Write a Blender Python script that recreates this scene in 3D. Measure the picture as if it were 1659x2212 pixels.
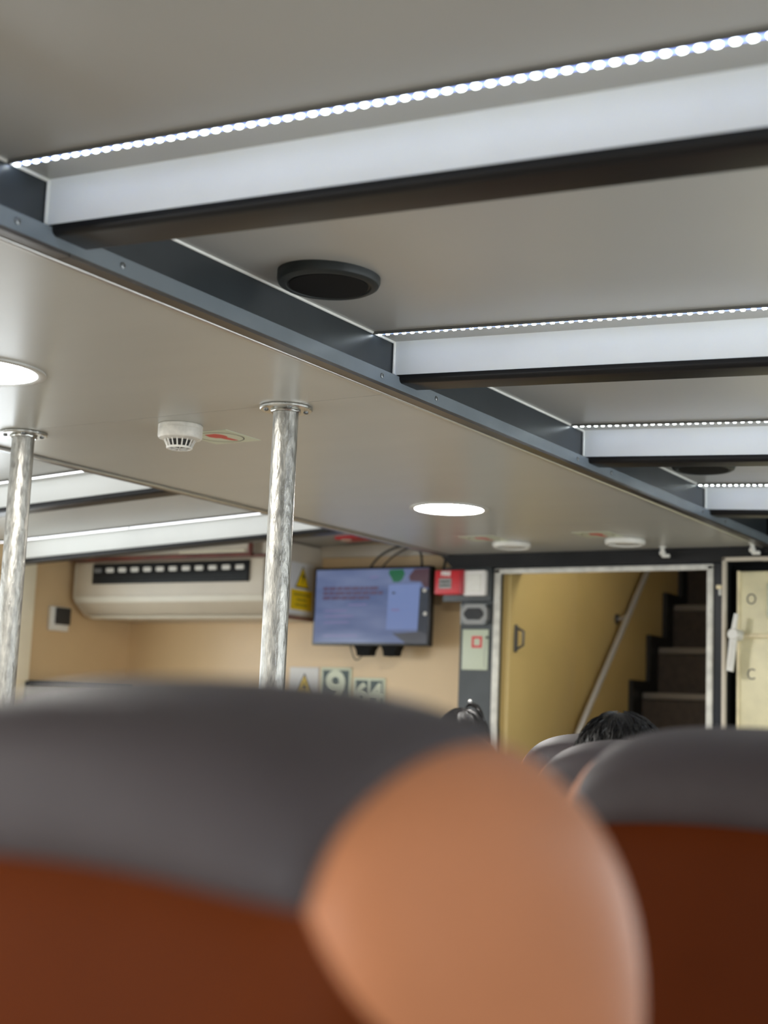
import bpy, bmesh, math, random
from mathutils import Vector, Matrix

random.seed(7)
sc = bpy.context.scene
for o in list(bpy.data.objects):
    bpy.data.objects.remove(o)
COL = sc.collection
ZC = 1.25                      # eye height above the deck; heights below are written relative to it

# ------------------------------------------------------------------ camera
yaw, pitch, roll = math.radians(32.0), math.radians(8.2), math.radians(2.33)
fw = Vector((-math.sin(yaw)*math.cos(pitch), math.cos(yaw)*math.cos(pitch), math.sin(pitch)))
r0 = Vector((math.cos(yaw), math.sin(yaw), 0)); u0 = r0.cross(fw)
rt = r0*math.cos(roll) + u0*math.sin(roll); up = u0*math.cos(roll) - r0*math.sin(roll)
cd = bpy.data.cameras.new('camera'); cam = bpy.data.objects.new('camera', cd); COL.objects.link(cam)
cam.matrix_world = Matrix(((rt.x, up.x, -fw.x, 0), (rt.y, up.y, -fw.y, 0), (rt.z, up.z, -fw.z, ZC), (0, 0, 0, 1)))
cd.sensor_fit = 'VERTICAL'; cd.sensor_height = 36.0; cd.sensor_width = 27.0
cd.lens = 3067/2212*36.0
cd.clip_start = 0.05
cd.dof.use_dof = True; cd.dof.focus_distance = 3.15; cd.dof.aperture_fstop = 2.9
sc.camera = cam

# ------------------------------------------------------------------ world, exposure
w = bpy.data.worlds.new('sky'); sc.world = w; w.use_nodes = True
bg = w.node_tree.nodes['Background']
bg.inputs[0].default_value = (0.88, 0.95, 1.0, 1); bg.inputs[1].default_value = 5.2
sc.view_settings.view_transform = 'Standard'; sc.view_settings.look = 'None'
sc.view_settings.gamma = 1.0; sc.view_settings.use_curve_mapping = False
sc.view_settings.exposure = 0.07
sc.cycles.use_denoising = True
sc.cycles.max_bounces = 10; sc.cycles.diffuse_bounces = 6; sc.cycles.glossy_bounces = 5
sc.cycles.transparent_max_bounces = 8
sc.cycles.sample_clamp_indirect = 6.0
sc.cycles.caustics_reflective = False; sc.cycles.caustics_refractive = False

# ------------------------------------------------------------------ materials
MATS = {}
def mat(name, col, rough=0.5, metal=0.0, var=0.0, vscale=8.0, bump=0.0, bscale=60.0, spec=0.5, emit=None, estr=0.0,
        stretch=(1, 1, 1), rvar=0.0, coat=0.0):
    if name in MATS: return MATS[name]
    m = bpy.data.materials.new(name); m.use_nodes = True
    nt = m.node_tree; b = nt.nodes['Principled BSDF']
    b.inputs['Base Color'].default_value = (*col, 1); b.inputs['Roughness'].default_value = rough
    b.inputs['Metallic'].default_value = metal; b.inputs['Specular IOR Level'].default_value = spec
    b.inputs['Coat Weight'].default_value = coat
    if emit:
        b.inputs['Emission Color'].default_value = (*emit, 1); b.inputs['Emission Strength'].default_value = estr
    tc = nt.nodes.new('ShaderNodeTexCoord'); mp = nt.nodes.new('ShaderNodeMapping')
    mp.inputs['Scale'].default_value = stretch
    nt.links.new(tc.outputs['Object'], mp.inputs['Vector'])
    n = nt.nodes.new('ShaderNodeTexNoise'); n.inputs['Scale'].default_value = vscale; n.inputs['Detail'].default_value = 5
    nt.links.new(mp.outputs[0], n.inputs['Vector'])
    if var > 0:
        mx = nt.nodes.new('ShaderNodeMix'); mx.data_type = 'RGBA'
        mx.inputs['A'].default_value = (*[c*(1-var) for c in col], 1)
        mx.inputs['B'].default_value = (*[min(1, c*(1+var)) for c in col], 1)
        ct = nt.nodes.new('ShaderNodeMapRange'); ct.inputs['From Min'].default_value = 0.33; ct.inputs['From Max'].default_value = 0.67
        nt.links.new(n.outputs['Fac'], ct.inputs['Value']); nt.links.new(ct.outputs[0], mx.inputs['Factor']); nt.links.new(mx.outputs['Result'], b.inputs['Base Color'])
    if rvar > 0:
        mr = nt.nodes.new('ShaderNodeMapRange')
        mr.inputs['To Min'].default_value = max(0.02, rough-rvar); mr.inputs['To Max'].default_value = min(1, rough+rvar)
        nt.links.new(n.outputs['Fac'], mr.inputs['Value']); nt.links.new(mr.outputs[0], b.inputs['Roughness'])
    if bump > 0:
        n2 = nt.nodes.new('ShaderNodeTexNoise'); n2.inputs['Scale'].default_value = bscale; n2.inputs['Detail'].default_value = 3
        nt.links.new(mp.outputs[0], n2.inputs['Vector'])
        bp = nt.nodes.new('ShaderNodeBump'); bp.inputs['Strength'].default_value = bump; bp.inputs['Distance'].default_value = 0.01
        nt.links.new(n2.outputs['Fac'], bp.inputs['Height']); nt.links.new(bp.outputs[0], b.inputs['Normal'])
    MATS[name] = m
    return m

mat('panel_grey', (0.455, 0.455, 0.41), 0.29, var=0.02, vscale=2.5, bump=0.02, bscale=3, stretch=(1, 3, 1), spec=0.42)
mat('bay_grey', (0.405, 0.405, 0.375), 0.30, var=0.03, vscale=2.0, bump=0.02, bscale=3, spec=0.5)
mat('slab', (0.3, 0.3, 0.3), 0.8)
mat('white_paint', (0.80, 0.82, 0.79), 0.38, var=0.025, vscale=5, bump=0.03, bscale=12)
mat('bead_gleam', (0.86, 0.86, 0.80), 0.3, var=0.05, vscale=40)  # white sealant, with its specular gleam put into the colour
mat('charcoal', (0.030, 0.036, 0.040), 0.33, var=0.12, vscale=7, bump=0.02, bscale=20)
mat('cap_black', (0.010, 0.010, 0.0105), 0.36, var=0.12, vscale=7, spec=0.22)
mat('charcoal_strip', (0.17, 0.20, 0.22), 0.26, var=0.08, vscale=7)
mat('brown_strip', (0.055, 0.048, 0.042), 0.3, var=0.15, vscale=6)
mat('aluminium', (0.62, 0.61, 0.58), 0.30, metal=0.85, var=0.08, vscale=25, stretch=(8, 1, 8))
mat('dull_metal', (0.27, 0.27, 0.26), 0.4, metal=0.4)
mat('screw_steel', (0.22, 0.23, 0.23), 0.35, metal=0.8)
mat('galvanised', (0.40, 0.39, 0.355), 0.40, metal=0.85, var=0.32, vscale=95, bump=0.30, bscale=120, stretch=(1, 1, 0.3), rvar=0.14)
mat('galv_flange', (0.58, 0.58, 0.54), 0.30, metal=0.92, var=0.25, vscale=60, rvar=0.1)
mat('speaker_black', (0.018, 0.022, 0.022), 0.45, var=0.1, spec=0.3)
mat('speaker_mesh', (0.006, 0.006, 0.006), 0.7, spec=0.15, bump=0.35, bscale=900)
mat('plastic_white', (0.78, 0.77, 0.71), 0.4, var=0.04, vscale=40)
mat('plastic_dirty', (0.72, 0.70, 0.63), 0.45, var=0.1, vscale=60)
mat('dark_cavity', (0.03, 0.028, 0.025), 0.7)
mat('lamp_disc', (1, 1, 1), 0.5, emit=(1.0, 0.97, 0.92), estr=122.0)
mat('stair_fill_glow', (1, 1, 1), 0.5, emit=(1.0, 0.95, 0.85), estr=52.0)  # emission of the added stairwell fill light
mat('lamp_ring', (0.60, 0.60, 0.56), 0.35, metal=0.3)
mat('led_white', (1, 1, 1), 0.5, emit=(0.90, 1.0, 0.96), estr=12.5)
mat('led_tape', (0.45, 0.52, 0.9), 0.4, emit=(0.22, 0.34, 1.0), estr=2.2)
mat('led_row', (1, 1, 1), 0.5, emit=(0.92, 0.94, 1.0), estr=5.0)
mat('gap_shadow', (0.12, 0.12, 0.11), 0.5)  # shadow of the recess gap, put into a dark colour
mat('tan_wall', (0.67, 0.49, 0.275), 0.33, var=0.035, vscale=3, bump=0.02, bscale=5)
mat('tan_stair', (0.56, 0.42, 0.17), 0.32, var=0.04, vscale=3, bump=0.02, bscale=5)
mat('cream_paint', (0.58, 0.52, 0.42), 0.42, var=0.05, vscale=6)
mat('cream_bright', (0.90, 0.83, 0.64), 0.42, var=0.04, vscale=8)
mat('black_paint', (0.012, 0.012, 0.012), 0.4, var=0.15, vscale=9, spec=0.2)
mat('navy_black', (0.017, 0.020, 0.026), 0.35, var=0.2, vscale=6, stretch=(6, 1, .6), spec=0.2)
mat('slate_panel', (0.045, 0.052, 0.054), 0.38, var=0.12, vscale=9)
mat('frame_white', (0.66, 0.65, 0.59), 0.45, var=0.16, vscale=22)
mat('door_cream', (0.72, 0.66, 0.42), 0.40, var=0.10, vscale=9, bump=0.05, bscale=14)
mat('door_rim', (0.78, 0.68, 0.44), 0.45, var=0.12, vscale=20)
mat('gasket', (0.010, 0.010, 0.010), 0.7, spec=0.1)
mat('lever_white', (0.70, 0.69, 0.64), 0.4, var=0.06, vscale=20)
mat('letter_grey', (0.17, 0.16, 0.13), 0.6)
mat('red_paint', (0.62, 0.030, 0.040), 0.35, var=0.06)
mat('red_dark', (0.40, 0.018, 0.030), 0.35)
mat('white_print', (0.82, 0.80, 0.77), 0.5)
mat('grey_print', (0.36, 0.37, 0.36), 0.5, var=0.15, vscale=80)
mat('sign_white', (0.70, 0.70, 0.68), 0.35)
mat('sign_yellow', (0.80, 0.55, 0.008), 0.4)
mat('sign_black', (0.02, 0.02, 0.015), 0.5)
mat('sign_olive', (0.36, 0.26, 0.02), 0.5)
mat('glow_cream', (0.62, 0.66, 0.50), 0.4)
mat('sign_green', (0.022, 0.05, 0.044), 0.4)
mat('pale_green', (0.52, 0.57, 0.44), 0.38, var=0.04)
mat('maroon_batten', (0.15, 0.035, 0.022), 0.35, var=0.2, vscale=12)
mat('ac_case', (0.52, 0.455, 0.35), 0.40, var=0.04, vscale=5)
mat('ac_light', (0.64, 0.60, 0.49), 0.40, var=0.03)
mat('slot_grey', (0.66, 0.64, 0.58), 0.5)
mat('slot_dull', (0.16, 0.16, 0.155), 0.5)
mat('tv_bezel', (0.008, 0.008, 0.009), 0.25)
mat('screen_dark', (0.006, 0.008, 0.012), 0.12, emit=(0.03, 0.035, 0.045), estr=1.0)
mat('screen_panel', (0.01, 0.01, 0.01), 0.12, emit=(0.135, 0.185, 0.36), estr=1.0)
mat('screen_text', (0.01, 0.01, 0.01), 0.12, emit=(0.075, 0.05, 0.09), estr=1.0)
mat('screen_text_faint', (0.01, 0.01, 0.01), 0.12, emit=(0.155, 0.14, 0.27), estr=1.0)
mat('screen_green', (0.01, 0.01, 0.01), 0.12, emit=(0.015, 0.095, 0.045), estr=1.0)
mat('screen_brown', (0.01, 0.01, 0.01), 0.12, emit=(0.065, 0.035, 0.045), estr=1.0)
mat('screen_grey', (0.01, 0.01, 0.01), 0.12, emit=(0.055, 0.058, 0.07), estr=1.0)
mat('cable_black', (0.012, 0.012, 0.012), 0.45)
mat('steel_rail', (0.62, 0.63, 0.64), 0.38, metal=0.6)
mat('stair_brown', (0.050, 0.036, 0.026), 0.6, var=0.2, vscale=30)
mat('nosing', (0.24, 0.22, 0.20), 0.4, metal=0.3)
mat('skirt_black', (0.008, 0.008, 0.008), 0.45)
mat('deck', (0.36, 0.32, 0.27), 0.45, var=0.2, vscale=6)
mat('hull_grey', (0.55, 0.55, 0.53), 0.45, var=0.03)
mat('leather_cap', (0.080, 0.066, 0.070), 0.52, var=0.08, vscale=9, bump=0.12, bscale=420, spec=0.30)
mat('leather_tan', (0.66, 0.26, 0.12), 0.47, var=0.06, vscale=6, bump=0.10, bscale=420, spec=0.45)
mat('leather_back', (0.125, 0.025, 0.004), 0.55, var=0.08, vscale=6, bump=0.10, bscale=420, spec=0.10)
mat('seat_metal', (0.10, 0.10, 0.10), 0.4, metal=0.7)
mat('skin', (0.50, 0.30, 0.21), 0.5, var=0.05)
mat('shirt_navy', (0.03, 0.04, 0.08), 0.8, var=0.15, vscale=20)
mat('shirt_grey', (0.20, 0.20, 0.22), 0.8, var=0.15, vscale=20)
mat('trouser', (0.04, 0.04, 0.05), 0.8)
mat('hair_black', (0.008, 0.007, 0.007), 0.45, var=0.3, vscale=60)
mat('eye_white', (0.8, 0.8, 0.78), 0.2)
mat('clip_black', (0.01, 0.01, 0.01), 0.12)
mat('pearl', (0.8, 0.8, 0.8), 0.15)

def glass_mat():
    m = bpy.data.materials.new('window_glass'); m.use_nodes = True; nt = m.node_tree
    for n in list(nt.nodes):
        if n.type == 'BSDF_PRINCIPLED': nt.nodes.remove(n)
    out = nt.nodes['Material Output']
    t = nt.nodes.new('ShaderNodeBsdfTransparent'); g = nt.nodes.new('ShaderNodeBsdfGlossy'); g.inputs['Roughness'].default_value = 0.02
    mx = nt.nodes.new('ShaderNodeMixShader')
    mx.inputs[0].default_value = 0.05
    nt.links.new(t.outputs[0], mx.inputs[1]); nt.links.new(g.outputs[0], mx.inputs[2])
    nt.links.new(mx.outputs[0], out.inputs['Surface'])
    MATS['window_glass'] = m
glass_mat()

def screen_mat():
    # flat picture on the television: a bluish desktop with soft lighter bands
    m = bpy.data.materials.new('screen_blue'); m.use_nodes = True; nt = m.node_tree; b = nt.nodes['Principled BSDF']
    b.inputs['Base Color'].default_value = (0.01, 0.012, 0.02, 1); b.inputs['Roughness'].default_value = 0.12
    tc = nt.nodes.new('ShaderNodeTexCoord'); mp = nt.nodes.new('ShaderNodeMapping'); mp.inputs['Scale'].default_value = (2.0, 1, 7.0)
    mp.inputs['Rotation'].default_value = (0, 0.12, 0)
    n = nt.nodes.new('ShaderNodeTexNoise'); n.inputs['Scale'].default_value = 1.6; n.inputs['Detail'].default_value = 2
    cr = nt.nodes.new('ShaderNodeValToRGB')
    cr.color_ramp.elements[0].position = 0.3; cr.color_ramp.elements[0].color = (0.062, 0.088, 0.185, 1)
    cr.color_ramp.elements[1].position = 0.72; cr.color_ramp.elements[1].color = (0.135, 0.165, 0.275, 1)
    nt.links.new(tc.outputs['Object'], mp.inputs[0]); nt.links.new(mp.outputs[0], n.inputs['Vector'])
    nt.links.new(n.outputs['Fac'], cr.inputs[0]); nt.links.new(cr.outputs[0], b.inputs['Emission Color'])
    b.inputs['Emission Strength'].default_value = 1.0
    MATS['screen_blue'] = m
screen_mat()

# ------------------------------------------------------------------ mesh helpers
class MB:
    """collects shapes into one mesh"""
    def __init__(s): s.v = []; s.f = []; s.smooth = []
    def add(s, vs, fs, smooth=False):
        k = len(s.v); s.v += [tuple(v) for v in vs]
        for f in fs: s.f.append([i+k for i in f]); s.smooth.append(smooth)
        return s
    def box(s, x0, x1, y0, y1, z0, z1):
        vs = [(x, y, z) for z in (z0, z1) for y in (y0, y1) for x in (x0, x1)]
        return s.add(vs, [(0, 2, 3, 1), (4, 5, 7, 6), (0, 1, 5, 4), (2, 6, 7, 3), (0, 4, 6, 2), (1, 3, 7, 5)])
    def rbox(s, x0, x1, y0, y1, z0, z1, r=0.01, seg=3):
        bm = bmesh.new(); bmesh.ops.create_cube(bm, size=1)
        for v in bm.verts: v.co = Vector(((x0+x1)/2+v.co.x*(x1-x0), (y0+y1)/2+v.co.y*(y1-y0), (z0+z1)/2+v.co.z*(z1-z0)))
        bmesh.ops.bevel(bm, geom=bm.edges[:], offset=r, segments=seg, affect='EDGES', profile=0.5)
        bm.verts.index_update()
        s.add([v.co[:] for v in bm.verts], [[v.index for v in f.verts] for f in bm.faces], True); bm.free()
        return s
    def prism(s, pts, axis, a, b, shear=0.0, smooth=False):
        """polygon extruded along an axis from a to b. axis x: pts are (y,z), z lifted by shear*x-distance"""
        n = len(pts)
        def P(p, t):
            if axis == 'x': return (t, p[0], p[1]+shear*(t-a))
            if axis == 'y': return (p[0], t, p[1])
            return (p[0], p[1], t)
        vs = [P(p, a) for p in pts]+[P(p, b) for p in pts]
        fs = [(i, (i+1) % n, n+(i+1) % n, n+i) for i in range(n)]
        s.add(vs, fs, smooth)
        s.add(vs, [tuple(range(n))[::-1], tuple(range(n, 2*n))])
        return s
    def lathe(s, prof, c, axis='z', n=48, cap=True):
        """prof: (radius, offset along axis) list"""
        cx, cy, cz = c; vs = []; fs = []
        for r, h in prof:
            for i in range(n):
                a = 2*math.pi*i/n; u, v = r*math.cos(a), r*math.sin(a)
                vs.append((cx+u, cy+v, cz+h) if axis == 'z' else ((cx+u, cy+h, cz+v) if axis == 'y' else (cx+h, cy+u, cz+v)))
        for k in range(len(prof)-1):
            for i in range(n):
                j = (i+1) % n
                fs.append((k*n+i, k*n+j, (k+1)*n+j, (k+1)*n+i))
        if cap:
            fs.append(tuple(range(n))[::-1]); fs.append(tuple(range((len(prof)-1)*n, len(prof)*n)))
        return s.add(vs, fs, True)
    def tube(s, path, r, n=10, cap=True):
        path = [Vector(p) for p in path]; rr = r if isinstance(r, (list, tuple)) else [r]*len(path)
        vs = []; fs = []; prev = None
        for i, p in enumerate(path):
            t = (path[min(i+1, len(path)-1)]-path[max(i-1, 0)]).normalized()
            if prev is None:
                a = Vector((0, 0, 1)) if abs(t.z) < .9 else Vector((1, 0, 0))
                x = t.cross(a).normalized()
            else:
                x = (prev-t*prev.dot(t)).normalized()
            prev = x; y = t.cross(x)
            for k in range(n):
                a = 2*math.pi*k/n
                vs.append(p+(x*math.cos(a)+y*math.sin(a))*rr[i])
        for i in range(len(path)-1):
            for k in range(n):
                fs.append((i*n+k, i*n+(k+1) % n, (i+1)*n+(k+1) % n, (i+1)*n+k))
        if cap: fs.append(tuple(range(n))[::-1]); fs.append(tuple(range((len(path)-1)*n, len(path)*n)))
        return s.add(vs, fs, True)
    def ball(s, c, rx, ry=None, rz=None, n=16, m=10):
        ry = ry or rx; rz = rz or rx; vs = []; fs = []
        for j in range(m+1):
            t = math.pi*j/m
            for i in range(n):
                a = 2*math.pi*i/n
                vs.append((c[0]+rx*math.sin(t)*math.cos(a), c[1]+ry*math.sin(t)*math.sin(a), c[2]+rz*math.cos(t)))
        for j in range(m):
            for i in range(n): fs.append((j*n+i, (j+1)*n+i, (j+1)*n+(i+1) % n, j*n+(i+1) % n))
        return s.add(vs, fs, True)
    def mesh(s, name):
        me = bpy.data.meshes.new(name); me.from_pydata(s.v, [], s.f); me.update()
        for p, q in zip(me.polygons, s.smooth): p.use_smooth = q
        bm = bmesh.new(); bm.from_mesh(me); bmesh.ops.remove_doubles(bm, verts=bm.verts, dist=1e-6)
        bmesh.ops.recalc_face_normals(bm, faces=bm.faces); bm.to_mesh(me); bm.free()
        me.set_sharp_from_angle(angle=math.radians(35))
        return me
    def build(s, name, m, parent=None, origin=None):
        me = s.mesh(name)
        o = bpy.data.objects.new(name, me); COL.objects.link(o)
        if m: me.materials.append(MATS[m])
        if parent is not None: attach(o, parent)
        return o

def attach(o, parent):
    o.parent = parent
    o.matrix_parent_inverse = Matrix.Identity(4)
    # children are modelled in world space; move them into the parent's space
    pw = Matrix.LocRotScale(parent.location, parent.rotation_euler, None)
    if parent.parent is not None:
        pw = Matrix.LocRotScale(parent.parent.location, parent.parent.rotation_euler, None) @ pw
    o.matrix_basis = pw.inverted() @ Matrix.Translation(o.location)

def tag(o, label, cat, group=None):
    o['label'] = label; o['category'] = cat
    if group: o['group'] = group
    return o
def struct(o, label=None, cat=None):
    o['kind'] = 'structure'
    if label: o['label'] = label; o['category'] = cat
    return o
def stuff(o):
    o['kind'] = 'stuff'; return o
def thing(name, loc, label, cat, group=None):
    o = bpy.data.objects.new(name, None); COL.objects.link(o); o.location = loc; o.empty_display_size = 0.05
    return tag(o, label, cat, group)
def copy_part(src, parent, world=None):
    c = src.copy(); COL.objects.link(c); c.parent = parent; c.matrix_parent_inverse = Matrix.Identity(4)
    return c
def text_mesh(s, size, name='lettering', depth=0.0006, bold=0.0):
    cu = bpy.data.curves.new(name, 'FONT'); cu.body = s; cu.size = size; cu.align_x = 'CENTER'; cu.align_y = 'CENTER'
    cu.extrude = depth; cu.offset = bold; cu.resolution_u = 4
    t = bpy.data.objects.new(name, cu); COL.objects.link(t)
    me = bpy.data.meshes.new_from_object(t.evaluated_get(bpy.context.evaluated_depsgraph_get()))
    bpy.data.objects.remove(t); bpy.data.curves.remove(cu)
    return me
def text_on(s, size, pos, m, parent, facing='-y', bold=0.0, name='lettering', sx=1.0):
    me = text_mesh(s, size, name, bold=bold); me.materials.append(MATS[m])
    R = Matrix(((1, 0, 0), (0, 0, -1), (0, 1, 0))) if facing == '-y' else Matrix(((0, 0, 1), (1, 0, 0), (0, 1, 0)))
    for v in me.vertices: v.co = R @ Vector((v.co.x*sx, v.co.y, v.co.z)) + Vector(pos)
    o = bpy.data.objects.new(name, me); COL.objects.link(o); attach(o, parent)
    return o

# ------------------------------------------------------------------ room dimensions (x across the boat, y forward)
H = ZC+0.72                     # flat centre ceiling
XG, XGL = -1.639, -3.075        # girder webs: right one and left one
XR, XL = 0.336, -5.05           # hull sides
YB, YW, YR = 5.475, 5.62, -3.2  # black bulkhead face, tan wall face, rear wall
SL = 0.05                       # camber of the side bays
def zr(x): return ZC+0.834-SL*(x-XG)
def zl(x): return ZC+0.834-SL*(XGL-x)
BEAMS = [-1.63, -0.57, 0.49, 1.56, 2.634, 3.678, 4.72]

# ------------------------------------------------------------------ floor, ceiling
struct(MB().box(XL-.1, XR+.1, YR-.1, 9.2, -0.12, 0).build('floor', 'deck'))
ceil = struct(MB().box(XL-.1, XR+.1, YR-.1, YB+.2, ZC+0.885, ZC+0.93).build('ceiling', 'slab'))  # backing slab added so no sky light leaks through the panel seams
ys = [YR, -1.42, 0.63, 2.655, 4.70, YB-.002]
for i in range(len(ys)-1):
    MB().box(XGL-.004+.012, XG-.012+.004, ys[i]+.0012, ys[i+1]-.0012, H, H+.02).build('ceiling_panel', 'panel_grey', ceil)
by = [YR]+BEAMS+[YB-.002]
for i in range(len(by)-1):
    a = by[i]+(0.085 if i else 0); b = by[i+1]-(0.0 if i < len(by)-2 else 0)
    MB().prism([(a, zr(XG)), (b, zr(XG)), (b, zr(XG)+.02), (a, zr(XG)+.02)], 'x', XG, XR, -SL).build('bay_panel', 'bay_grey', ceil)
for i in range(len(by)-1):
    a = by[i]+(0.085 if i else 0); b = by[i+1] if i < len(by)-2 else YW
    MB().prism([(a, zl(XL)), (b, zl(XL)), (b, zl(XL)+.02), (a, zl(XL)+.02)], 'x', XL, XGL, SL).build('bay_panel', 'bay_grey', ceil)

# ------------------------------------------------------------------ hull sides with window openings
def hull(side):
    x = XR if side == 'right' else XL
    s = 1 if side == 'right' else -1
    spans = [(-2.7, -1.6), (-1.4, -0.3), (-0.1, 1.0), (1.2, 2.3), (2.5, 3.6), (3.8, 4.80)]
    if side == 'right': spans = [(-2.7, -1.6), (-1.2, -.10), (1.45, 2.35), (2.5, 3.6), (3.8, 5.0)]  # unseen openings, placed and sized for the light they let in
    z0, z1 = ZC-0.42, ZC+0.50
    xa, xb = sorted((x, x+s*.06))
    wall = MB()
    wall.box(xa, xb, YR, YW+.1, 0, z0); wall.box(xa, xb, YR, YW+.1, z1, ZC+.90)
    e = [YR]+[v for sp in spans for v in sp]+[YW+.1]
    for i in range(0, len(e), 2): wall.box(xa, xb, e[i], e[i+1], z0, z1)
    struct(wall.build('wall_'+side, 'tan_wall' if side == 'left' else 'hull_grey'))
    for k, (a, b) in enumerate(spans):
        n = k+1+(0 if side == 'right' else 5)
        t = .035; p = x-s*.012
        xa2, xb2 = sorted((p, x+s*.05))
        wd = .10 if (side == 'left' and k == len(spans)-1) else t
        fr = MB().box(xa2, xb2, a-t, a+.01, z0-t, z1+t).box(xa2, xb2, b-.01, b+wd, z0-t, z1+t)
        fr.box(xa2, xb2, a, b, z0-t, z0+.01).box(xa2, xb2, a, b, z1-.01, z1+t)
        f = struct(fr.build('window_%d' % n, 'cream_bright'))
        xg = sorted((x+s*.030, x+s*.036))
        MB().box(xg[0], xg[1], a, b, z0, z1).build('pane', 'window_glass', f)
        # daylight portal in the opening
        L = bpy.data.lights.new('window_portal', 'AREA'); L.shape = 'RECTANGLE'; L.size = b-a; L.size_y = z1-z0
        L.cycles.is_portal = True
        lo = bpy.data.objects.new('window_portal', L); COL.objects.link(lo)
        lo.location = (x+s*.065, (a+b)/2, (z0+z1)/2)
        lo.rotation_euler = (math.pi/2, 0, math.pi/2*s)
hull('right'); hull('left')
bw = [(-4.6, -3.2), (-1.5, -.1)]  # unseen rear windows, added to throw light on the front wall
wbk = MB().box(XL-.06, XR+.06, YR-.06, YR, 0, ZC-.45).box(XL-.06, XR+.06, YR-.06, YR, ZC+.55, ZC+.9)
eb = [XL-.06]+[v for sp_ in bw for v in sp_]+[XR+.06]
for i in range(0, len(eb), 2): wbk.box(eb[i], eb[i+1], YR-.06, YR, ZC-.45, ZC+.55)
struct(wbk.build('wall_back', 'tan_wall'))
for k, (a, b) in enumerate(bw):
    f = struct(MB().box(a-.03, a+.01, YR-.05, YR+.012, ZC-.48, ZC+.58).box(b-.01, b+.03, YR-.05, YR+.012, ZC-.48, ZC+.58)
               .box(a, b, YR-.05, YR+.012, ZC-.48, ZC-.44).box(a, b, YR-.05, YR+.012, ZC+.54, ZC+.58).build('window_%d' % (12+k), 'cream_bright'))
    MB().box(a, b, YR-.036, YR-.03, ZC-.45, ZC+.55).build('pane', 'window_glass', f)
    L = bpy.data.lights.new('window_portal', 'AREA'); L.shape = 'RECTANGLE'; L.size = b-a; L.size_y = 1.0; L.cycles.is_portal = True
    lo = bpy.data.objects.new('window_portal', L); COL.objects.link(lo); lo.location = ((a+b)/2, YR-.065, ZC+.05); lo.rotation_euler = (math.pi/2, 0, 0)
# cream pilaster beside the last left window and the dark ledge along the tan hull side
struct(MB().rbox(XL-.01, XL+.03, 4.80, 4.905, ZC+.10, ZC+.745, .004).build('trim_1', 'cream_bright'))
struct(MB().rbox(XL, XL+.05, 4.906, YW, ZC+.075, ZC+.105, .006).build('trim_2', 'black_paint'))
struct(MB().rbox(XL, XL+.028, 4.906, YW, ZC-.45, ZC+.073, .004).build('trim_3', 'hull_grey'))

# ------------------------------------------------------------------ front bulkhead
DX0, DX1, DZ = -2.812, -1.880, ZC+.640       # stairway opening
WX0, WX1, WZ = -1.800, -1.02, ZC+.662        # watertight door opening
wf = MB()
wf.box(-3.0, DX0-.06, YB, YB+.15, 0, H+.15); wf.box(DX0-.06, DX0, YB, YB+.03, 0, H+.15)
wf.box(DX0, DX1, YB, YB+.04, DZ, H+.15)
wf.box(DX1, WX0, YB, YB+.04, 0, H+.15)
wf.box(WX0, WX1, YB, YB+.15, WZ, H+.15); wf.box(WX1, XR, YB, YB+.15, 0, H+.15)
wall_front = struct(wf.build('wall_front', 'navy_black'))
struct(MB().box(XL-.06, -3.0, YW, YW+.06, 0, ZC+.90).build('wall_front.001', 'tan_wall'))
struct(MB().box(-2.999, -2.842, YB-.006, YB+.001, 0, ZC+.64).build('trim_4', 'slate_panel'))
# black lintel under the centre ceiling, its left end cut at a slant
struct(MB().prism([(-3.098, H-.002), (-1.66, H-.002), (-1.66, ZC+.66), (-3.036, ZC+.66)], 'y', YB-.03, YB+.149).build('trim_5', 'black_paint'))
struct(MB().prism([(-1.66, H+.11), (XR, H+.02), (XR, ZC+.69), (-1.66, ZC+.69)], 'y', YB-.02, YB+.001).build('trim_6', 'black_paint'))
# cream band along the top of the tan wall and a maroon batten below it
struct(MB().rbox(-3.848, -3.07, YW-.02, YW, ZC+.742, ZC+.80, .003).build('trim_7', 'cream_paint'))
# pale frame around the stairway opening
fr = MB()
fr.rbox(-2.838, -2.807, YB-.012, YB+.003, 0, ZC+.655, .005)
fr.rbox(-1.886, -1.859, YB-.012, YB+.003, 0, ZC+.652, .005)
fr.rbox(-2.838, -1.859, YB-.012, YB+.003, ZC+.632, ZC+.656, .005)
struct(fr.build('trim_8', 'frame_white'))

# ------------------------------------------------------------------ stairwell behind the opening
SX = -2.805
st = MB()
st.box(SX-.06, SX, YB+.031, 9.0, 0, 3.4)
struct(st.build('wall_left.001', 'tan_stair'))
struct(MB().box(-1.86, -1.82, YB+.041, 9.0, 0, 3.4).build('wall_right.001', 'tan_stair'))
struct(MB().box(SX-.06, -1.74, 9.0, 9.06, 0, 3.4).build('wall_back.001', 'stair_brown'))
struct(MB().box(SX-.06, -1.74, YB+.151, 9.06, 3.4, 3.45).build('ceiling.001', 'stair_brown'))
struct(MB().box(SX-.06, -1.82, YB+.151, YB+.2, ZC+.95, 3.4).build('wall_front.002', 'stair_brown'))
stair = tag(thing('staircase', (-2.3, 5.9, 0), 'dark brown stair flight rising behind the white framed opening', 'staircase'),
            'dark brown stair flight rising behind the white framed opening', 'staircase')
RISE, RUN = .2475, .222
for k in range(10):
    z = ZC+.675-RISE*(7-k) ; y = 7.50-RUN*(7-k)
    if z > 3.2: break
    MB().box(SX+.001, -1.861, y+.012, y+RUN+.03, max(0, z-RISE), z-.012).build('riser', 'stair_brown', stair)
    MB().rbox(SX+.03, -1.865, y-.006, y+RUN+.01, z-.034, z, .006).build('tread_nosing', 'nosing', stair)
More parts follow.
